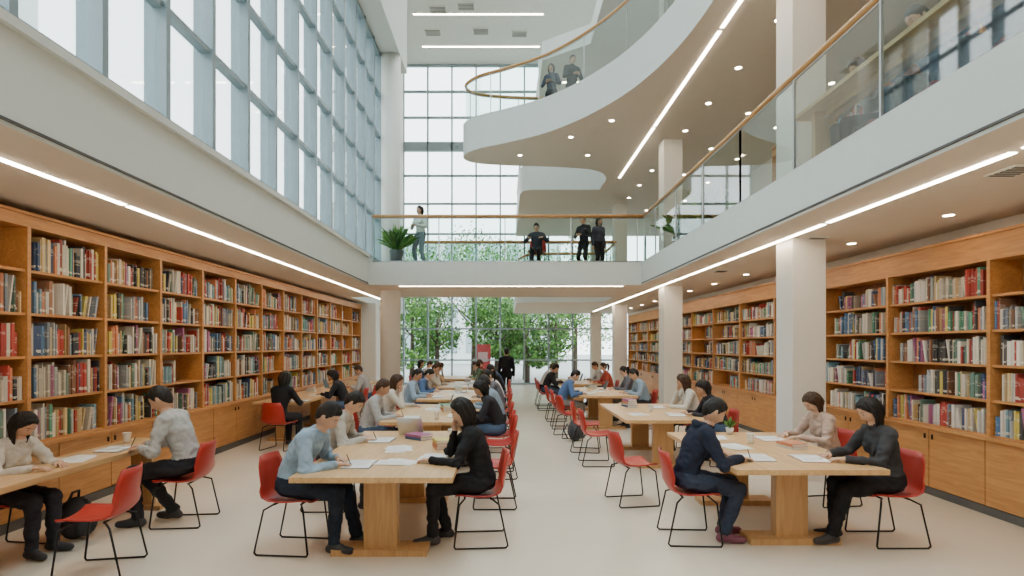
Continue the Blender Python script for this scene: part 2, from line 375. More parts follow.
# ---------------------------------------------------------------- chair
def chair_mesh():
    b=MB()
    prof=[(0.23,0.440),(0.22,0.458),(0.17,0.462),(0.08,0.452),(-0.03,0.447),(-0.12,0.455),(-0.185,0.485),(-0.22,0.545),(-0.235,0.62),(-0.25,0.70),(-0.265,0.78),(-0.278,0.85)]
    hw=[0.19,0.215,0.225,0.232,0.235,0.235,0.232,0.228,0.222,0.215,0.20,0.16]
    nx=10; rings=[]
    for (y,z),w in zip(prof,hw):
        row=[]
        for k in range(nx+1):
            u=-1+2*k/nx; x=w*u
            back=max(0,min(1,(z-0.47)/0.15))
            dz=(1-back)*0.035*abs(u)**2.5; dy=back*0.05*abs(u)**2
            row.append(Vector((x,y+dy,z+dz)))
        rings.append(row)
    def off(rr,t):
        out=[]
        for i,row in enumerate(rr):
            o=[]
            for k,p in enumerate(row):
                a=rr[min(i+1,len(rr)-1)][k]-rr[max(i-1,0)][k]; c=row[min(k+1,nx)]-row[max(k-1,0)]
                n=c.cross(a).normalized(); o.append(p+n*t)
            out.append(o)
        return out
    low=off(rings,0.012)
    loops=[ra+rb[::-1] for ra,rb in zip(rings,low)]
    b.loft(loops,0,True,True)
    r=0.009
    for s in (-1,1):
        x=0.19*s; xf=0.235*s
        b.tube([(x*0.8,0.14,0.44),(xf*0.95,0.19,0.40),(xf,0.235,0.03),(xf,0.225,0.010),(xf,-0.23,0.010),(xf,-0.25,0.03),(xf*0.95,-0.17,0.40),(x*0.8,-0.10,0.44)],r,1,8)
    b.tube([(-0.16,0.14,0.44),(0.16,0.14,0.44)],r,1,8); b.tube([(-0.16,-0.10,0.435),(0.16,-0.10,0.435)],r,1,8)
    return b.mesh('library_chair',[M_red,M_black])
CH=chair_mesh()
def chair(x,y,yaw,z=0): return inst('library_chair',CH,(x,y,z),math.radians(yaw))
# ---------------------------------------------------------------- people
SKINS=[(0.58,0.35,0.235),(0.50,0.285,0.18),(0.66,0.43,0.305)]
def ik(a,c,l1,l2,hint):
    d=c-a; L=min(d.length,(l1+l2)*0.995); dn=d.normalized(); c=a+dn*L
    x=(l1*l1-l2*l2+L*L)/(2*L); h=math.sqrt(max(0,l1*l1-x*x))
    p=(hint-dn*hint.dot(dn)).normalized(); return a+dn*x+p*h,c
def segd(P,a,c,ra,rb):
    a=np.array(a);c=np.array(c);d=c-a;t=np.clip(((P-a)@d)/max(1e-9,d@d),0,1)
    return np.linalg.norm(P-(a+t[:,None]*d),axis=1)-(ra+(rb-ra)*t)
def person(name,x,y,yaw,s=1.07,pose='sit',lean=24,shirt=(0.3,0.4,0.5),pants=(0.02,0.022,0.03),shoes=(0.03,0.03,0.035),skin=0,hair=(0.014,0.011,0.010),style='short',arms='desk',pitch=30,hyaw=0,sleeve=False,hi=True,fem=False,feet=None,zoff=0,jacket=False):
    W=0.9 if fem else 1.0
    V=Vector; sit=pose=='sit'
    P=V((0,-0.03,0.555)) if sit else V((0,0,0.92))
    T=[-0.10,-0.04,0.03,0.12,0.22,0.32,0.40,0.455,0.49,0.51]
    cur=P-V((0,0,0.10)) if not sit else P-V((0,0,0.07))
    def ang(t): return math.radians(lean)*min(1.5,0.35+2.3*max(t,0))
    c=P.copy(); line=[]; N=25
    for i in range(N+1):
        t=0.51*i/N; line.append(c.copy()); a=ang(t); c=c+V((0,math.sin(a),math.cos(a)))*(0.51/N)
    def at(t):
        if t<0: return P.lerp(cur,min(1,-t/0.10))
        return line[min(N,int(round(t/0.51*N)))]
    B=MB(); nn=18
    RX=[0.13,0.160,0.158,0.142,0.150,0.170,0.178,0.150,0.088,0.06]; RY=[0.09,0.112,0.112,0.102,0.106,0.116,0.108,0.086,0.066,0.056]
    OF=[0,0,0,0,0,0.006,0.0,-0.006,-0.004,0]
    rings=[]
    for t,rx,ry,of in zip(T,RX,RY,OF):
        q=at(t); a=ang(t) if t>=0 else 0; f=V((0,math.cos(a),-math.sin(a)))
        rx*= (W if t>0.06 else 1.0)
        rings.append([q+f*of+V((rx*math.cos(k),0,0))+f*ry*math.sin(k) for k in [2*math.pi*j/nn for j in range(nn)]])
    B.loft(rings)
    if fem:
        q=at(0.33); f=V((0,math.cos(ang(.33)),-math.sin(ang(.33))))
        for sd in (-1,1): B.ellip(q+f*0.085+V((sd*0.065,0,0)),(0.062,0.05,0.06),0,8,10)
    bones=[('pants',at(-0.1),at(0.0),0.15,0.15),('shirt',at(0.05),at(0.25),0.135,0.13),('shirt',at(0.25),at(0.47),0.13,0.09)]
    nk=at(0.505); ha=math.radians(pitch)*0.45+math.radians(lean)*0.5; hc=nk+V((0,math.sin(ha),math.cos(ha)))*0.158
    hb=nk+V((0,math.sin(ha),math.cos(ha)))*0.09
    B.capsule(nk-V((0,0,0.03)),hb,0.058*W,0.052*W); bones.append(('skin',nk+(hb-nk)*0.2,hb,0.054,0.05))
    sh=at(0.442); tabz=0.795/s; hands=[]; elb=[]
    for sd in (-1,1):
        S=sh+V((sd*0.170*W,-0.005,0.0))
        hint=V((sd*0.75,-0.45,-0.7)); fd=V((-sd*0.45,0.9,-0.05)); dn=V((0,0,-1))
        tgt=V((sd*0.13,0.44,tabz))
        if arms=='write': tgt=V((0.12,0.42,tabz)) if sd==1 else V((-0.12,0.34,tabz))
        if arms=='wide': tgt=V((sd*0.2,0.40,tabz))
        if arms=='chin' and sd==1:
            tgt=hc+V((0.055,0.075,-0.19)); fd=V((-0.15,-0.1,1)); dn=V((-0.7,-0.7,0)); hint=V((0.5,0.4,-1))
        if arms=='down': tgt=S+V((sd*0.07,0.03,-0.52)); hint=V((sd*0.2,-1,0)); fd=V((0,0.1,-1)); dn=V((-sd,0,0))
        if arms=='hold': tgt=V((sd*0.09,0.27,1.12)); fd=V((-sd*0.6,0.6,0.2)); dn=V((0,0.3,-1))
        E,Wr=ik(S,tgt,0.285,0.255,hint)
        B.capsule(sh+(S-sh)*0.45+V((0,0,0.015)),S,0.074*W,0.070*W); B.capsule(S,E,0.066*W,0.050*W); B.capsule(E,Wr,0.050*W,0.034*W if not jacket else 0.04)
        fd.normalize(); dn=(dn-fd*dn.dot(fd)).normalized(); sx=fd.cross(dn)
        B.capsule(Wr,Wr+fd*0.07,0.026,0.038,n=12,flat=0.42,flatax=dn)
        bones.append(('shirt',S,E,0.06,0.046)); bones.append(('shirt' ,E,E+(Wr-E)*(0.25 if sleeve else 0.93),0.045,0.035))
        if sleeve: bones.append(('skin',E+(Wr-E)*0.4,Wr,0.04,0.032))
        bones.append(('skin',Wr+fd*0.02,Wr+fd*0.09,0.032,0.035)); hands.append((Wr,fd,dn,sx,sd)); elb.append(E)
        H=P+V((sd*0.09,0.02,-0.015))
        if sit:
            ft=feet[(sd+1)//2] if feet else (sd*0.10,0.40)
            A=V((ft[0],ft[1],0.085)); hn=V((0,0.6,1))
        else: A=V((sd*0.11,0.05*sd,0.085)); hn=V((0,1,0))
        K,A=ik(H,A,0.43,0.425,hn)
        B.capsule(H,K,0.088,0.064); B.capsule(K,A,0.062,0.047)
        toe=A+V((sd*0.03,0.155,-0.045))
        B.capsule(A+V((0,-0.035,-0.04)),A+V((sd*0.01,0.06,-0.035)),0.040,0.044); B.capsule(A+V((0.01*sd,0.06,-0.042)),toe,0.044,0.034)
        bones+= [('pants',H,K,0.088,0.062),('pants',K,A+(K-A)*0.10,0.06,0.045),('shoe',A+V((0,-0.035,-0.045)),toe,0.045,0.038)]
    me=B.mesh('tmp',[]); o=bpy.data.objects.new('tmp',me); COL.objects.link(o)
    m=o.modifiers.new('r','REMESH'); m.mode='VOXEL'; m.voxel_size=0.0115 if hi else 0.02
    m2=o.modifiers.new('s','SMOOTH'); m2.factor=0.5; m2.iterations=6 if hi else 2
    dg=bpy.context.evaluated_depsgraph_get(); ev=bpy.data.meshes.new_from_object(o.evaluated_get(dg),depsgraph=dg)
    bpy.data.objects.remove(o); bpy.data.meshes.remove(me)
    nv=len(ev.vertices); co=np.zeros(nv*3,dtype=np.float32); ev.vertices.foreach_get('co',co); co=co.reshape(-1,3).astype(float)
    nr=np.array([v.normal[:] for v in ev.vertices])
    D=np.stack([segd(co,a,c2,ra,rb) for _,a,c2,ra,rb in bones]); lab=np.array([q[0] for q in bones]); vl=lab[D.argmin(0)]
    LI={'shirt':0,'pants':1,'skin':2,'shoe':3}
    disp=np.zeros(nv); wst=at(0.08)
    for i in range(nv):
        if vl[i] in('shirt','pants'):
            p=Vector(co[i]); disp[i]=0.006
            if hi:
                n1=noise.noise(V((p.x*8,p.y*8,p.z*14)))
                n2=1-abs(noise.noise(V((p.x*10+5,p.y*12,p.z*16)))*2)
                k=1.0
                for e in elb: k+=1.2*math.exp(-((p-e).length/0.10)**2)
                k+=0.9*math.exp(-((p-wst).length/0.16)**2)
                disp[i]+=0.008*n1*k+0.011*(n2-0.6)*k*0.8
    co=co+nr*disp[:,None]; co[:,2]=np.maximum(co[:,2],0.003)
    out=MB(); faces=[tuple(p.vertices) for p in ev.polygons]
    out.v=[tuple(p) for p in co]; out.f=faces; vli=np.array([LI[q] for q in vl])
    out.m=[int(np.bincount(vli[list(f)]).argmax()) for f in faces]; out.sm=[True]*len(faces)
    bpy.data.meshes.remove(ev)
    a=ang(0.5); f=V((0,math.cos(a),-math.sin(a))); u_=V((0,math.sin(a),math.cos(a))); cc=at(0.49)
    rg=[]
    for rr_,hh_ in ((0.080,-0.015),(0.072,0.008),(0.067,0.022),(0.061,0.020),(0.060,-0.01)):
        rg.append([cc+V((rr_*W*math.cos(k),0,0))+f*rr_*0.95*math.sin(k)+u_*(hh_-0.014*math.sin(k)) for k in [2*math.pi*j/18 for j in range(18)]])
    out.loft(rg,0,False)
    for Wr,fd,dn,sx,sd in hands:
        for k,(off,ln) in enumerate(((-0.028,0.068),(-0.0095,0.077),(0.0095,0.072),(0.027,0.056))):
            r0=Wr+fd*0.085+sx*off*(-sd); p=r0; chain=[p-fd*0.025]; ca=0.25+0.06*k
            for j,l in enumerate((0.45,0.32,0.23)):
                chain.append(p); d=fd*math.cos(ca)+dn*math.sin(ca)+sx*off*(-sd)*2; p=p+d.normalized()*ln*l; ca+=0.42
            chain.append(p); out.tube(chain,[0.0092,0.0092,0.0088,0.008,0.006],2,7)
        th=Wr+fd*0.03+sx*(0.03)*(sd); q=sx*sd
        out.tube([th-q*0.012,th+q*0.012+fd*0.012,th+q*0.022+fd*0.038+dn*0.008,th+q*0.020+fd*0.062+dn*0.014],[0.012,0.012,0.010,0.007],2,7)
        if arms=='write' and sd==1:
            pp=Wr+fd*0.13+dn*0.02; out.tube([pp+dn*0.01,pp-dn*0.10-fd*0.05],0.004,6,6)
    MR=Matrix.Rotation(math.radians(hyaw),3,'Z')@Matrix.Rotation(-math.radians(pitch),3,'X')
    HS=1.0 if fem else 1.05
    nlat,nlon=(30,36) if hi else (16,20)
    def hp(xn,yn,zn):
        X=xn*0.076;Y=yn*0.096;Z=zn*0.118
        if zn<0:
            X*=1-0.27*(-zn)**1.8
            if yn<0: Y*=1-0.35*(-zn)
            else: Y*=1-0.06*(-zn)
        if yn>0:
            g=math.exp(-(xn/0.15)**2); nz=0
            if -0.34<zn<0.12: nz=(0.12-zn)/0.46
            if zn<=-0.34: nz=max(0,1-(-0.34-zn)/0.09)
            Y+=0.024*g*nz*yn
            Y-=0.008*math.exp(-((abs(xn)-0.40)/0.17)**2-((zn-0.06)/0.13)**2)
            Y+=0.004*math.exp(-((zn-0.24)/0.09)**2)*yn
            Y+=0.006*math.exp(-(xn/0.26)**2-((zn+0.52)/0.06)**2)
            Y+=0.009*math.exp(-(xn/0.3)**2-((zn+0.86)/0.14)**2)
        return V((X,Y,Z))
    rings=[]
    for i in range(nlat+1):
        th=math.pi*(0.01+0.98*i/nlat); ring=[]
        for j in range(nlon):
            q=2*math.pi*j/nlon+math.pi/2
            n_=(math.sin(th)*math.cos(q),math.sin(th)*math.sin(q),-math.cos(th)); ring.append(hc+MR@(hp(*n_)*HS))
        rings.append(ring)
    st=len(out.f); out.loft(rings,2)
    for i in range(nlat):
        zn=-math.cos(math.pi*(0.01+0.98*(i+0.5)/nlat))
        if -0.58<zn<-0.46:
            for j in range(nlon):
                q=2*math.pi*(j+0.5)/nlon+math.pi/2; xn=math.sin(math.acos(-zn))*math.cos(q)
                if abs(xn)<0.24 and math.sin(q)>0: out.m[st+i*nlon+j]=5
    for sd in (-1,1):
        out.ellip(hc+MR@(V((sd*0.077,-0.004,-0.005))*HS),(0.010,0.019,0.031),2,6,8,MR)
        out.ellip(hc+MR@(V((sd*0.031,0.0775,0.004))*HS),(0.0125,0.008,0.005),7,6,8,MR)
        out.ellip(hc+MR@(V((sd*0.031,0.0840,0.003))*HS),(0.0060,0.004,0.0052),4,6,8,MR)
        out.tube([hc+MR@(V((sd*q[0],q[1],q[2]))*HS) for q in ((0.016,0.0925,0.024),(0.032,0.0885,0.029),(0.047,0.078,0.024))],[0.002,0.003,0.0015],4,5)
    ha_=[(0.0,0.60),(0.5,0.56),(0.9,0.42),(1.15,0.20),(1.35,-0.02),(1.55,-0.05),(1.75,0.02),(2.0,-0.35),(2.5,-0.60),(3.15,-0.66)]
    if style!='short': ha_=[(0.0,0.62),(0.4,0.54),(0.8,0.34),(1.1,0.0),(1.35,-0.2),(1.6,-0.35),(2.0,-0.50),(2.5,-0.62),(3.15,-0.68)]
    def hl(az):
        for (a0,z0_),(a1,z1_) in zip(ha_,ha_[1:]):
            if az<=a1: return z0_+(z1_-z0_)*(az-a0)/(a1-a0)
        return ha_[-1][1]
    rings=[]; nl2,nn2=(36,64) if hi else (20,28)
    for i in range(nl2+1):
        th=math.pi*(0.01+0.98*i/nl2); ring=[]
        for j in range(nn2):
            q=2*math.pi*j/nn2+math.pi/2
            xn,yn,zn=(math.sin(th)*math.cos(q),math.sin(th)*math.sin(q),-math.cos(th))
            sa=math.atan2(xn,yn); az=abs(sa)
            jag=0.07*noise.noise(V((sa*6+x,y,0)))+0.05*noise.noise(V((sa*17+x,3,0)))
            w=(zn-hl(az)+jag)/0.07+0.5; w=max(0,min(1,w)); w=w*w*(3-2*w)
            f_=0.93+w*(0.125+0.07*max(0,zn))
            sn=noise.noise(V((sa*9+zn*1.5+x,zn*1.2,y)))
            f_+=w*0.055*sn*(0.4+0.6*max(0,1-abs(zn)**6))+w*0.04*noise.noise(V((xn*3+x,yn*3+y,zn*3)))
            bp_=V((xn*0.077,yn*0.097,zn*0.118))
            if zn<0:
                bp_.x*=1-0.27*(-zn)**1.8
                if yn<0: bp_.y*=1-0.28*(-zn)
            ring.append(hc+MR@(bp_*HS*f_))
        rings.append(ring)
    out.loft(rings,4)
    rr=random.Random(int((x+y*3)*10)+5)
    if hi:
        n=24; part=rr.uniform(-0.5,0.5)
        for k in range(n):
            az=-1.1+2.2*k/(n-1)+rr.uniform(-.04,.04)
            zt=0.80; zb=hl(abs(az))-rr.uniform(0.0,0.12 if style=='short' else 0.04); pp=[]
            for t in (0,0.35,0.7,1):
                z=zt+(zb-zt)*t; a=az*(0.75+0.25*t)+(0.12 if az>part else -0.12)*t; r=math.sqrt(max(0,1-z*z)); f2=1.10-0.05*t
                pp.append(hc+MR@(V((r*math.sin(a)*0.077,r*math.cos(a)*0.097,z*0.118))*HS*f2))
            out.tube(pp,[0.006,0.009,0.007,0.002],4,6)
    if style in('long','bob'):
        L0=0.27 if style=='long' else 0.10; ns=34 if hi else 16
        bkv=MR@V((0,-1,0)); bkv.z=0; wd=1.0 if hi else 1.7
        for k in range(ns):
            a=1.3+(2*math.pi-2.6)*k/(ns-1); lay=rr.uniform(0.96,1.07); L=L0*rr.uniform(0.8,1.05); pp=[]
            for z in (0.7,0.45,0.15,-0.15,-0.45):
                r=math.sqrt(1-z*z) if z>0 else 1.0-0.08*(-z)
                pp.append(hc+MR@(V((r*math.sin(a)*0.079,r*math.cos(a)*0.096-0.004,z*0.118))*HS*lay*1.05))
            e=pp[-1]; inn=nk-e; inn.z=0
            for t in (0.2,0.45,0.72,1): pp.append(e+V((0,0,-L*t))+inn*0.42*min(1,t*1.8)+bkv*0.035*t)
            out.tube(pp,[q_*wd for q_ in (0.006,0.010,0.012,0.013,0.013,0.012,0.011,0.009,0.003)],4,6)
    if style=='tail':
        bs=hc+MR@V((0,-0.095,0.04)); bk=MR@V((0,-1,0))
        out.tube([bs,bs+bk*0.04+V((0,0,0.0)),bs+bk*0.065+V((0,0,-0.06)),bs+bk*0.06+V((0,0,-0.15)),bs+bk*0.04+V((0,0,-0.23))],[0.02,0.03,0.036,0.026,0.006],4,10)
    if jacket:
        pts_=[cc+V((0.085*math.cos(k),0,0))+f*(0.085*math.sin(k)-0.02)+u_*(0.012+0.012*math.sin(k)) for k in [math.pi*(0.92+1.16*j/12) for j in range(13)]]
        out.tube(pts_,[0.012]+[0.030]*11+[0.012],0,10)
    out.v=[(p[0]*s,p[1]*s,p[2]*s) for p in out.v]
    key=lambda c_: 'cloth_%02x%02x%02x'%tuple(int(q*255) for q in c_)
    sk=SKINS[skin]
    mats=[flat(key(shirt),shirt,0.85,spec=0.2,var=0.12,scale=25,bump=0.15),flat(key(pants)+'p',pants,0.8,spec=0.2,var=0.15,scale=30,bump=0.1),flat('skin%d'%skin,sk,0.5,var=0.05,scale=10),flat(key(shoes)+'s',shoes,0.5),flat(key(hair)+'h',hair,0.55,spec=0.3,var=0.4,scale=40,bump=0.2),flat('lips%d'%skin,(sk[0]*0.8,sk[1]*0.55,sk[2]*0.55),0.5),M_black,flat('eye_white',(0.5,0.48,0.45),0.3)]
    return out.obj(name,mats,(x,y,zoff),math.radians(yaw))
def seat(name,x,y,yaw,**k):
    chair(x,y,yaw,k.get('zoff',0)); return person(name,x,y,yaw,**k)
LT=-90; RT=90
BLK=(0.016,0.016,0.019); BR=(0.055,0.028,0.016); DEN=(0.07,0.11,0.19)
seat('seated_man',-1.93,5.12,LT-5,lean=32,shirt=(0.28,0.39,0.51),pants=(0.02,0.027,0.045),arms='write',pitch=36,feet=((-0.10,0.52),(0.12,0.40)),s=1.07)
seat('seated_woman',-0.24,5.3,RT+4,lean=17,shirt=BLK,pants=BLK,style='long',arms='chin',pitch=24,fem=True,s=1.03,feet=((-0.1,0.42),(0.08,0.30)))
seat('seated_man',1.76,5.35,LT-3,lean=23,shirt=(0.018,0.023,0.042),pants=(0.035,0.045,0.075),shoes=(0.16,0.04,0.07),arms='write',pitch=32,s=1.04,jacket=True,feet=((-0.12,0.34),(0.1,0.28)))
seat('seated_woman',3.60,5.3,RT,lean=15,shirt=(0.045,0.045,0.05),pants=BLK,style='long',arms='desk',pitch=30,fem=True,s=1.03,feet=((-0.1,0.55),(0.08,0.42)))
seat('seated_woman',3.80,6.6,RT+8,lean=19,shirt=(0.50,0.36,0.29),pants=(0.08,0.08,0.1),style='bob',hair=BR,arms='desk',pitch=38,fem=True,s=1.0,skin=2)
seat('seated_man',-3.34,5.85,RT+5,lean=23,shirt=(0.40,0.40,0.39),pants=(0.025,0.025,0.03),arms='write',pitch=30,s=1.1,feet=((-0.12,0.36),(0.1,0.14)))
seat('seated_woman',-4.46,4.98,LT-8,lean=22,shirt=(0.60,0.57,0.52),pants=(0.03,0.03,0.04),style='long',arms='desk',pitch=36,fem=True,s=0.98)
seat('seated_man',-2.0,6.4,LT,lean=27,shirt=(0.46,0.44,0.40),pants=(0.05,0.05,0.06),arms='write',pitch=38,s=1.04,skin=2)
chair(-3.32,4.6,RT+10); chair(1.5,6.6,LT+10); chair(-0.12,6.5,RT)
seat('seated_woman',-4.0,9.95,-12,lean=16,shirt=BLK,pants=BLK,style='long',arms='desk',pitch=22,fem=True,s=1.05,hi=False)
SH=[(0.04,0.05,0.09),(0.42,0.42,0.43),(0.08,0.14,0.28),(0.60,0.56,0.50),(0.025,0.025,0.03),(0.38,0.07,0.05),(0.24,0.32,0.40),(0.5,0.36,0.22),(0.12,0.12,0.14),(0.62,0.62,0.62),(0.28,0.38,0.50),(0.14,0.22,0.14)]
def bg(x,y,yaw,i,fem=False,**k):
    nm='seated_woman' if fem else 'seated_man'
    kw=dict(lean=15+ (i*7)%16,shirt=SH[i%len(SH)],pants=((0.03,0.03,0.04),DEN,(0.2,0.19,0.17))[i%3],style=('long','bob','tail')[i%3] if fem else 'short',hair=((0.014,0.011,0.010),BR)[i%2],arms=('desk','write','wide','chin')[i%4],pitch=15+(i*11)%27,hyaw=((i*37)%50)-25,fem=fem,hi=False,skin=i%3,s=1.03)
    kw.update(k); seat(nm,x,y,yaw,**kw)
bg(-2.05,8.4,LT,1); bg(-2.05,9.7,LT,3,True)
bg(-0.12,8.6,RT,4,True); chair(-0.1,7.9,RT+5); bg(-0.12,9.8,RT,6)
bg(-2.05,11.8,LT,10); bg(-2.05,13.0,LT,2); bg(-0.12,11.7,RT,8,True); bg(-0.12,12.9,RT,9)
bg(-2.05,15.0,LT,3); bg(-0.12,15.0,RT,4); bg(-2.05,16.2,LT,7,True); bg(-0.12,16.2,RT,2)
table(-2.6,-1.0,18.0,19.8)
bg(-2.9,18.5,LT,0,True); bg(-2.9,19.4,LT,9); bg(-0.7,19.3,RT,5); bg(-0.7,18.5,RT,11,True)
chair(1.42,8.7,LT); chair(1.42,9.8,LT-12)
bg(3.33,8.7,RT,4,True,shirt=(0.03,0.03,0.035)); bg(3.3,9.8,RT,3,True)
bg(1.28,12.5,LT,2); chair(1.25,13.7,LT); bg(3.12,12.5,RT,6); bg(3.12,13.7,RT,8,True)
bg(1.18,16.0,LT,4); bg(1.18,17.2,LT,9); bg(2.98,16.0,RT,5,True); bg(2.98,17.2,RT,1)
chair(1.3,11.3,LT+15)
bg(-3.5,12.2,RT,4,True); bg(-3.5,14.2,RT,1); chair(-3.5,13.2,RT)
person('standing_man',0.05,17.9,8,s=1.02,pose='stand',lean=2,shirt=BLK,pants=BLK,arms='down',pitch=5,hi=False)
person('standing_woman',-2.2,14.6,150,s=0.95,pose='stand',lean=2,shirt=(0.6,0.65,0.6),pants=(0.2,0.25,0.28),style='bob',fem=True,arms='hold',pitch=10,hi=False,zoff=ZL1)
seat('seated_man',0.85,14.9,170,s=0.92,lean=14,shirt=(0.04,0.045,0.06),pants=BLK,arms='wide',pitch=25,hi=False,zoff=ZL1)
person('standing_man',2.2,15.6,140,s=0.92,pose='stand',lean=4,shirt=(0.03,0.03,0.04),pants=BLK,arms='hold',pitch=15,hi=False,zoff=ZL1)
person('standing_woman',2.6,15.6,200,s=0.9,pose='stand',lean=4,shirt=(0.06,0.06,0.09),pants=BLK,style='long',fem=True,arms='down',pitch=10,hi=False,zoff=ZL1)
seat('seated_man',4.25,5.5,RT,s=1.02,lean=20,shirt=(0.05,0.10,0.18),pants=BLK,arms='desk',pitch=30,hi=False,zoff=ZL1)
seat('seated_woman',4.25,4.75,RT,s=0.99,lean=18,shirt=(0.03,0.03,0.045),pants=BLK,style='long',fem=True,arms='desk',pitch=25,hi=False,zoff=ZL1)
seat('seated_woman',4.25,6.4,RT,s=0.99,lean=22,shirt=(0.35,0.33,0.3),pants=BLK,style='tail',hair=BR,fem=True,arms='desk',pitch=30,hi=False,zoff=ZL1)
person('standing_man',1.75,14.7,200,s=0.98,pose='stand',lean=4,shirt=BLK,pants=BLK,arms='hold',pitch=10,hi=False,zoff=Z2T)
person('standing_woman',1.25,15.0,160,s=0.94,pose='stand',lean=4,shirt=(0.05,0.06,0.09),pants=BLK,arms='hold',style='long',fem=True,pitch=10,hi=False,zoff=Z2T)
# ---------------------------------------------------------------- things on tables
TZ=0.7605
def openbook(x,y,rz,w=0.17,h=0.24,z=TZ,cov=(0.05,0.08,0.2)):
    b=MB(); b.box(-w-0.005,w+0.005,-h/2-0.005,h/2+0.005,0,0.003,1)
    for s in (-1,1):
        pr=[(0,0.008),(0.02,0.018),(0.06,0.021),(0.12,0.016),(w,0.010)]
        v=[];n=len(pr)
        for yy in (-h/2,h/2):
            for px,pz in pr: v.append((s*px,yy,pz))
            for px,pz in pr: v.append((s*px,yy,0.003))
        fs=[(i,i+1,2*n+i+1,2*n+i) for i in range(n-1)]+[(i,n+i,n+i+1,i+1) for i in range(n-1)]+[(2*n+i,2*n+i+1,3*n+i+1,3*n+i) for i in range(n-1)]+[(n-1,2*n-1,4*n-1,3*n-1)]
        b.add(v,fs,0)
        for k in range(9):
            yy=-h/2+0.03+k*0.021; b.box(s*0.03,s*(0.10+0.04*((k*7)%3)/2),yy,yy+0.004,0.0195,0.0213,2)
    b.obj('open_book',[M_paper,flat('cov%s'%str(cov),cov,0.5),flat('print_grey',(0.45,0.45,0.45),0.8)],(x,y,z),rz)
def papers(x,y,rz,n=4,z=TZ):
    b=MB()
    for i in range(n):
        a=R.uniform(-0.3,0.3); dx=R.uniform(-.05,.05);dy=R.uniform(-.05,.05); c,s=math.cos(a),math.sin(a)
        T_=lambda u,v: (c*u-s*v+dx,s*u+c*v+dy)
        b.prism([T_(*q) for q in ((-.105,-.148),(.105,-.148),(.105,.148),(-.105,.148))],0.002*i,0.002*i+0.0015)
        if i==n-1:
            for k in range(9):
                v=-0.11+k*0.026; b.prism([T_(*q) for q in ((-.08,v),(.03+.05*((k*5)%3)/2,v),(.03+.05*((k*5)%3)/2,v+.005),(-.08,v+.005))],0.002*i+0.0016,0.002*i+0.0019,1)
    b.obj('paper_sheets',[M_paper,flat('print_grey',(0.45,0.45,0.45),0.8)],(x,y,z),rz)
def stack(x,y,rz,n=3,z=TZ):
    b=MB(); zz=0; ms=[M_paper]
    for i in range(n):
        t=R.uniform(0.02,0.04); w=R.uniform(.08,.1);h=R.uniform(.11,.14); ms.append(flat('stk%d'%(R.randrange(8)),R.choice(PAL),0.5))
        b.box(-w+0.004,w-0.006,-h+0.004,h-0.004,zz+0.003,zz+t-0.003,0); b.box(-w,w,-h,h,zz,zz+0.003,i+1); b.box(-w,w,-h,h,zz+t-0.003,zz+t,i+1); b.box(-w,-w+0.004,-h,h,zz,zz+t,i+1); zz+=t
    b.obj('book_stack',ms,(x,y,z),rz)
def laptop(x,y,rz,z=TZ):
    b=MB(); b.box(-.16,.16,-.11,.11,0,0.014,0); b.box(-.14,.14,-.02,.09,0.014,0.016,1)
    vs=[(-.16,.11,.014),(.16,.11,.014),(.16,.18,.22),(-.16,.18,.22),(-.16,.118,.012),(.16,.118,.012),(.16,.188,.217),(-.16,.188,.217)]
    b.add(vs,[(0,1,2,3)],1); b.add(vs,[(7,6,5,4),(0,4,5,1),(1,5,6,2),(2,6,7,3),(3,7,4,0)],0)
    b.obj('laptop',[M_steel,M_black],(x,y,z),rz)
def cup(x,y,z=TZ,m=None):
    b=MB(); n=20
    pr=[(0.001,0.0),(0.03,0),(0.034,0.05),(0.042,0.11),(0.044,0.112),(0.039,0.108),(0.03,0.02),(0.001,0.015)]
    b.loft([[(r*math.cos(k),r*math.sin(k),zz) for k in [2*math.pi*j/n for j in range(n)]] for r,zz in pr],0,False)
    b.obj('paper_cup',[m or M_paper],(x,y,z))
openbook(-1.32,5.1,-1.57); papers(-1.1,5.85,0.2,5); papers(-0.98,5.2,1.2,3); openbook(-0.68,5.4,1.4,cov=(0.3,0.4,0.5)); stack(-0.66,5.95,0.3,3); openbook(-1.4,6.4,-1.6); stack(-1.0,6.5,0.9,2); cup(-0.62,6.5); laptop(-1.1,6.85,2.9)
openbook(-0.75,8.6,1.57); openbook(-1.4,8.4,-1.5); papers(-1.2,9.5,0,5); stack(-0.95,9.2,.3,4); cup(-1.0,8.2); laptop(-1.1,9.9,-1.57)
for (x,y0,y1) in ((-1.1,11.4,13.4),(-1.1,14.6,16.6),(2.2,12.2,14.2),(2.1,15.8,17.8)):
    openbook(x-0.3,y0+0.4,-1.57); laptop(x+0.1,y0+1.4,-1.57); papers(x,y0+0.9,0.3,4); stack(x,y0+1.9,0.1,3)
openbook(2.42,5.4,-1.6); papers(2.45,6.0,0.3,4); openbook(2.9,5.35,1.5,cov=(0.3,0.05,0.05)); openbook(3.05,6.5,1.6,cov=(0.4,0.05,0.05)); stack(3.05,5.95,0.2,2); papers(2.45,6.6,0,3); cup(2.72,6.2)
openbook(2.65,8.7,1.5); papers(2.1,8.8,0.2,4); stack(2.2,9.9,0.2,4); openbook(2.65,9.8,1.57); cup(2.4,9.2)
openbook(-4.05,5.85,1.57); papers(-4.1,5.35,0.1,2); cup(-4.22,6.25)
openbook(-4.0,10.9,0.1); laptop(-4.4,14.2,1.57); papers(-4.1,12.2,0.1,4); stack(-4.5,13,0.1,4)
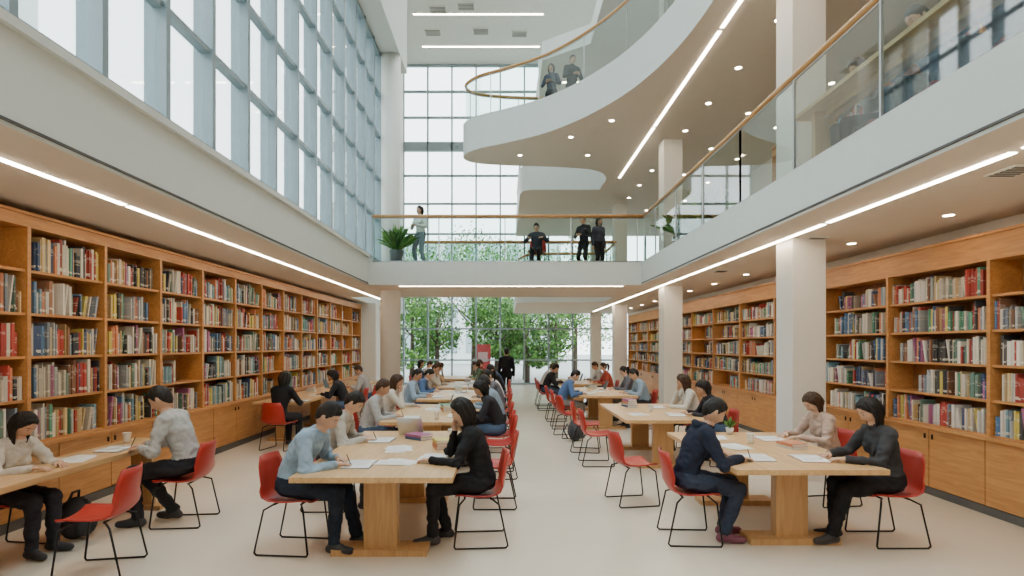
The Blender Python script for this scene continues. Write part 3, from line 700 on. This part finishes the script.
def pot_plant(x,y,z,h=0.5,r=0.16,n=90,name='potted_plant',seed=1,pc=(0.75,0.74,0.7)):
    rr=random.Random(seed); b=MB(); k20=[2*math.pi*j/20 for j in range(20)]
    b.loft([[(q*r*math.cos(k),q*r*math.sin(k),zz) for k in k20] for q,zz in ((0.02,0),(0.7,0),(1,h*0.4),(0.9,h*0.4),(0.85,h*0.36),(0.02,h*0.36))],0,False)
    for i in range(n):
        a=rr.random()*6.28; el=rr.uniform(0.6,1.5); L=h*rr.uniform(0.4,0.75)
        p0=Vector((rr.uniform(-.3,.3)*r,rr.uniform(-.3,.3)*r,h*0.36)); d=Vector((math.cos(a)*math.cos(el),math.sin(a)*math.cos(el),math.sin(el)))
        p1=p0+d*L*0.7; p2=p1+(d+Vector((0,0,-0.5))).normalized()*L*0.3; sd=d.cross(Vector((0,0,1))).normalized()*h*0.035
        pm=p0.lerp(p1,0.5)
        b.add([p0,pm+sd,p1+sd*1.1,p2,p1-sd*1.1,pm-sd],[(0,1,2,3,4,5)],1+i%2)
    b.obj(name,[flat('pot%s'%name,pc,0.5),M_leaf,M_leaf2],(x,y,z))
pot_plant(2.75,6.85,TZ,0.2,0.05,40,'desk_plant',3)
pot_plant(-2.75,14.2,ZL1,1.0,0.18,130,'potted_shrub',4,(0.1,0.1,0.1)); pot_plant(4.0,12.6,ZL1,1.1,0.22,150,'potted_shrub',5,(0.1,0.1,0.1)); pot_plant(3.95,10.8,ZL1,1.0,0.22,150,'potted_shrub',9,(0.1,0.1,0.1))
def bag(x,y,rz,c,nm):
    b=MB(); b.ellip((0,0,0.2),(0.13,0.17,0.2),0,10,16); b.ellip((0.1,0,0.14),(0.06,0.13,0.11),0,8,12); b.tube([(-0.02,-0.06,0.38),(0,-0.04,0.45),(0,0.04,0.45),(-0.02,0.06,0.38)],0.012,0,8); b.tube([(-0.12,0.08,0.33),(-0.2,0.08,0.2),(-0.12,0.08,0.05)],0.014,0,8); b.tube([(-0.12,-0.08,0.33),(-0.2,-0.08,0.2),(-0.12,-0.08,0.05)],0.014,0,8)
    b.obj('backpack',[flat(nm,c,0.7)],(x,y,0.0),rz)
bag(-4.1,5.35,0,(0.025,0.025,0.03),'bag'); bag(-2.35,7.2,1.2,(0.03,0.035,0.06),'bag2'); bag(1.35,10.8,0.4,(0.05,0.05,0.06),'bag3')
b=MB(); b.box(-0.4,0.4,-0.02,0.02,0.1,2.1,0); b.box(-0.25,0.25,-0.025,-0.02,1.2,1.7,1); b.box(-0.42,0.42,-0.15,0.15,0,0.1,2)
b.obj('banner_stand',[flat('bannerred',(0.42,0.04,0.04),0.6),flat('banner_panel',(0.5,0.3,0.28),0.6),M_steel],(-1.15,29,-0.22))
# ---------------------------------------------------------------- outside
b=MB(); b.box(-90,90,-60,120,-0.35,-0.22); b.obj('ground_outside',[flat('paving',(0.35,0.36,0.34),0.8,var=0.1,scale=0.5)])
def tree(x,y,h,seed):
    rr=random.Random(seed); b=MB()
    b.tube([(0,0,-0.25),(0.05,0,h*0.3),(0.0,0.1,h*0.55),(0.1,0,h*0.8)],[0.16,0.12,0.08,0.03],0,8)
    for i in range(7):
        a=rr.random()*6.28; z=h*rr.uniform(0.3,0.6); b.tube([(0,0,z),(math.cos(a)*h*.12,math.sin(a)*h*.12,z+h*.1),(math.cos(a)*h*.22,math.sin(a)*h*.22,z+h*.22)],[0.06,0.04,0.015],0,6)
    cl=[(rr.uniform(-.25,.25)*h,rr.uniform(-.25,.25)*h,h*rr.uniform(.25,.95),rr.uniform(.10,.18)*h) for _ in range(18)]
    for i in range(3000):
        cx,cy,cz,r=rr.choice(cl); d=Vector((rr.gauss(0,1),rr.gauss(0,1),rr.gauss(0,1))).normalized()*r*rr.uniform(0.5,1)
        p=Vector((cx,cy,cz))+d; u=Vector((rr.gauss(0,1),rr.gauss(0,1),rr.gauss(0,1))).normalized(); w=u.orthogonal().normalized(); q=rr.uniform(.06,.13)
        b.add([p-u*q,p+w*q*.6,p+u*q,p-w*q*.6],[(0,1,2,3)],1+(i%2))
    b.obj('tree',[M_bark,M_leaf,M_leaf2],(x,y,0))
for i,(x,y,h) in enumerate(((-5.5,33,7.5),(-2.0,35,8.6),(1.2,33.5,8.2),(4.5,36,9),(-8.5,38,9),(-3.8,31,4.5),(2.8,31,4.8),(0,40,9.5),(-0.5,31.5,4.2),(-6,30.5,4),(1.2,30.5,3.6))): tree(x,y,h,i+3)
M_bld=flat('far_building',(0.66,0.70,0.71),0.8,var=0.05,scale=0.3); M_bw=flat('far_window',(0.34,0.42,0.46),0.3)
def building(x0,x1,y0,y1,h,ax):
    b=MB(); b.box(x0,x1,y0,y1,-0.2,h,0)
    if ax=='y':
        x=x0+0.8
        while x<x1-1.6:
            z=1
            while z<h-2: b.box(x,x+1.3,y0-0.05,y0+0.02,z,z+2,1); z+=3.2
            x+=2.2
    else:
        y=y0+0.8
        while y<y1-1.6:
            z=1
            while z<h-2: b.box(x1-0.02,x1+0.05,y,y+1.3,z,z+2,1); z+=3.2
            y+=2.2
    b.obj('neighbouring_building',[M_bld,M_bw])
building(-34,-20,-6,24,26,'x'); building(-16,6,60,70,13,'y')
# ---------------------------------------------------------------- world
w=bpy.data.worlds.new('sky'); sc.world=w; w.use_nodes=True; nt=w.node_tree; bg_=nt.nodes['Background']
tc=nt.nodes.new('ShaderNodeTexCoord'); sx=nt.nodes.new('ShaderNodeSeparateXYZ'); r=nt.nodes.new('ShaderNodeValToRGB')
nt.links.new(tc.outputs['Generated'],sx.inputs[0]); nt.links.new(sx.outputs['Z'],r.inputs['Fac']); nt.links.new(r.outputs['Color'],bg_.inputs['Color'])
r.color_ramp.elements[0].position=0.0; r.color_ramp.elements[0].color=(0.94,0.97,0.99,1); r.color_ramp.elements[1].position=0.9; r.color_ramp.elements[1].color=(0.90,0.95,0.99,1)
bg_.inputs['Strength'].default_value=5.8
# ---------------------------------------------------------------- camera
cd=bpy.data.cameras.new('camera'); cam=bpy.data.objects.new('camera',cd); COL.objects.link(cam)
cam.location=(0,0,1.85); cam.rotation_euler=(math.radians(90),0,0); cd.sensor_width=36; cd.lens=F/1024*36
cd.shift_x=7/1024; cd.shift_y=57/1024; cd.clip_start=0.05; cd.clip_end=400; sc.camera=cam
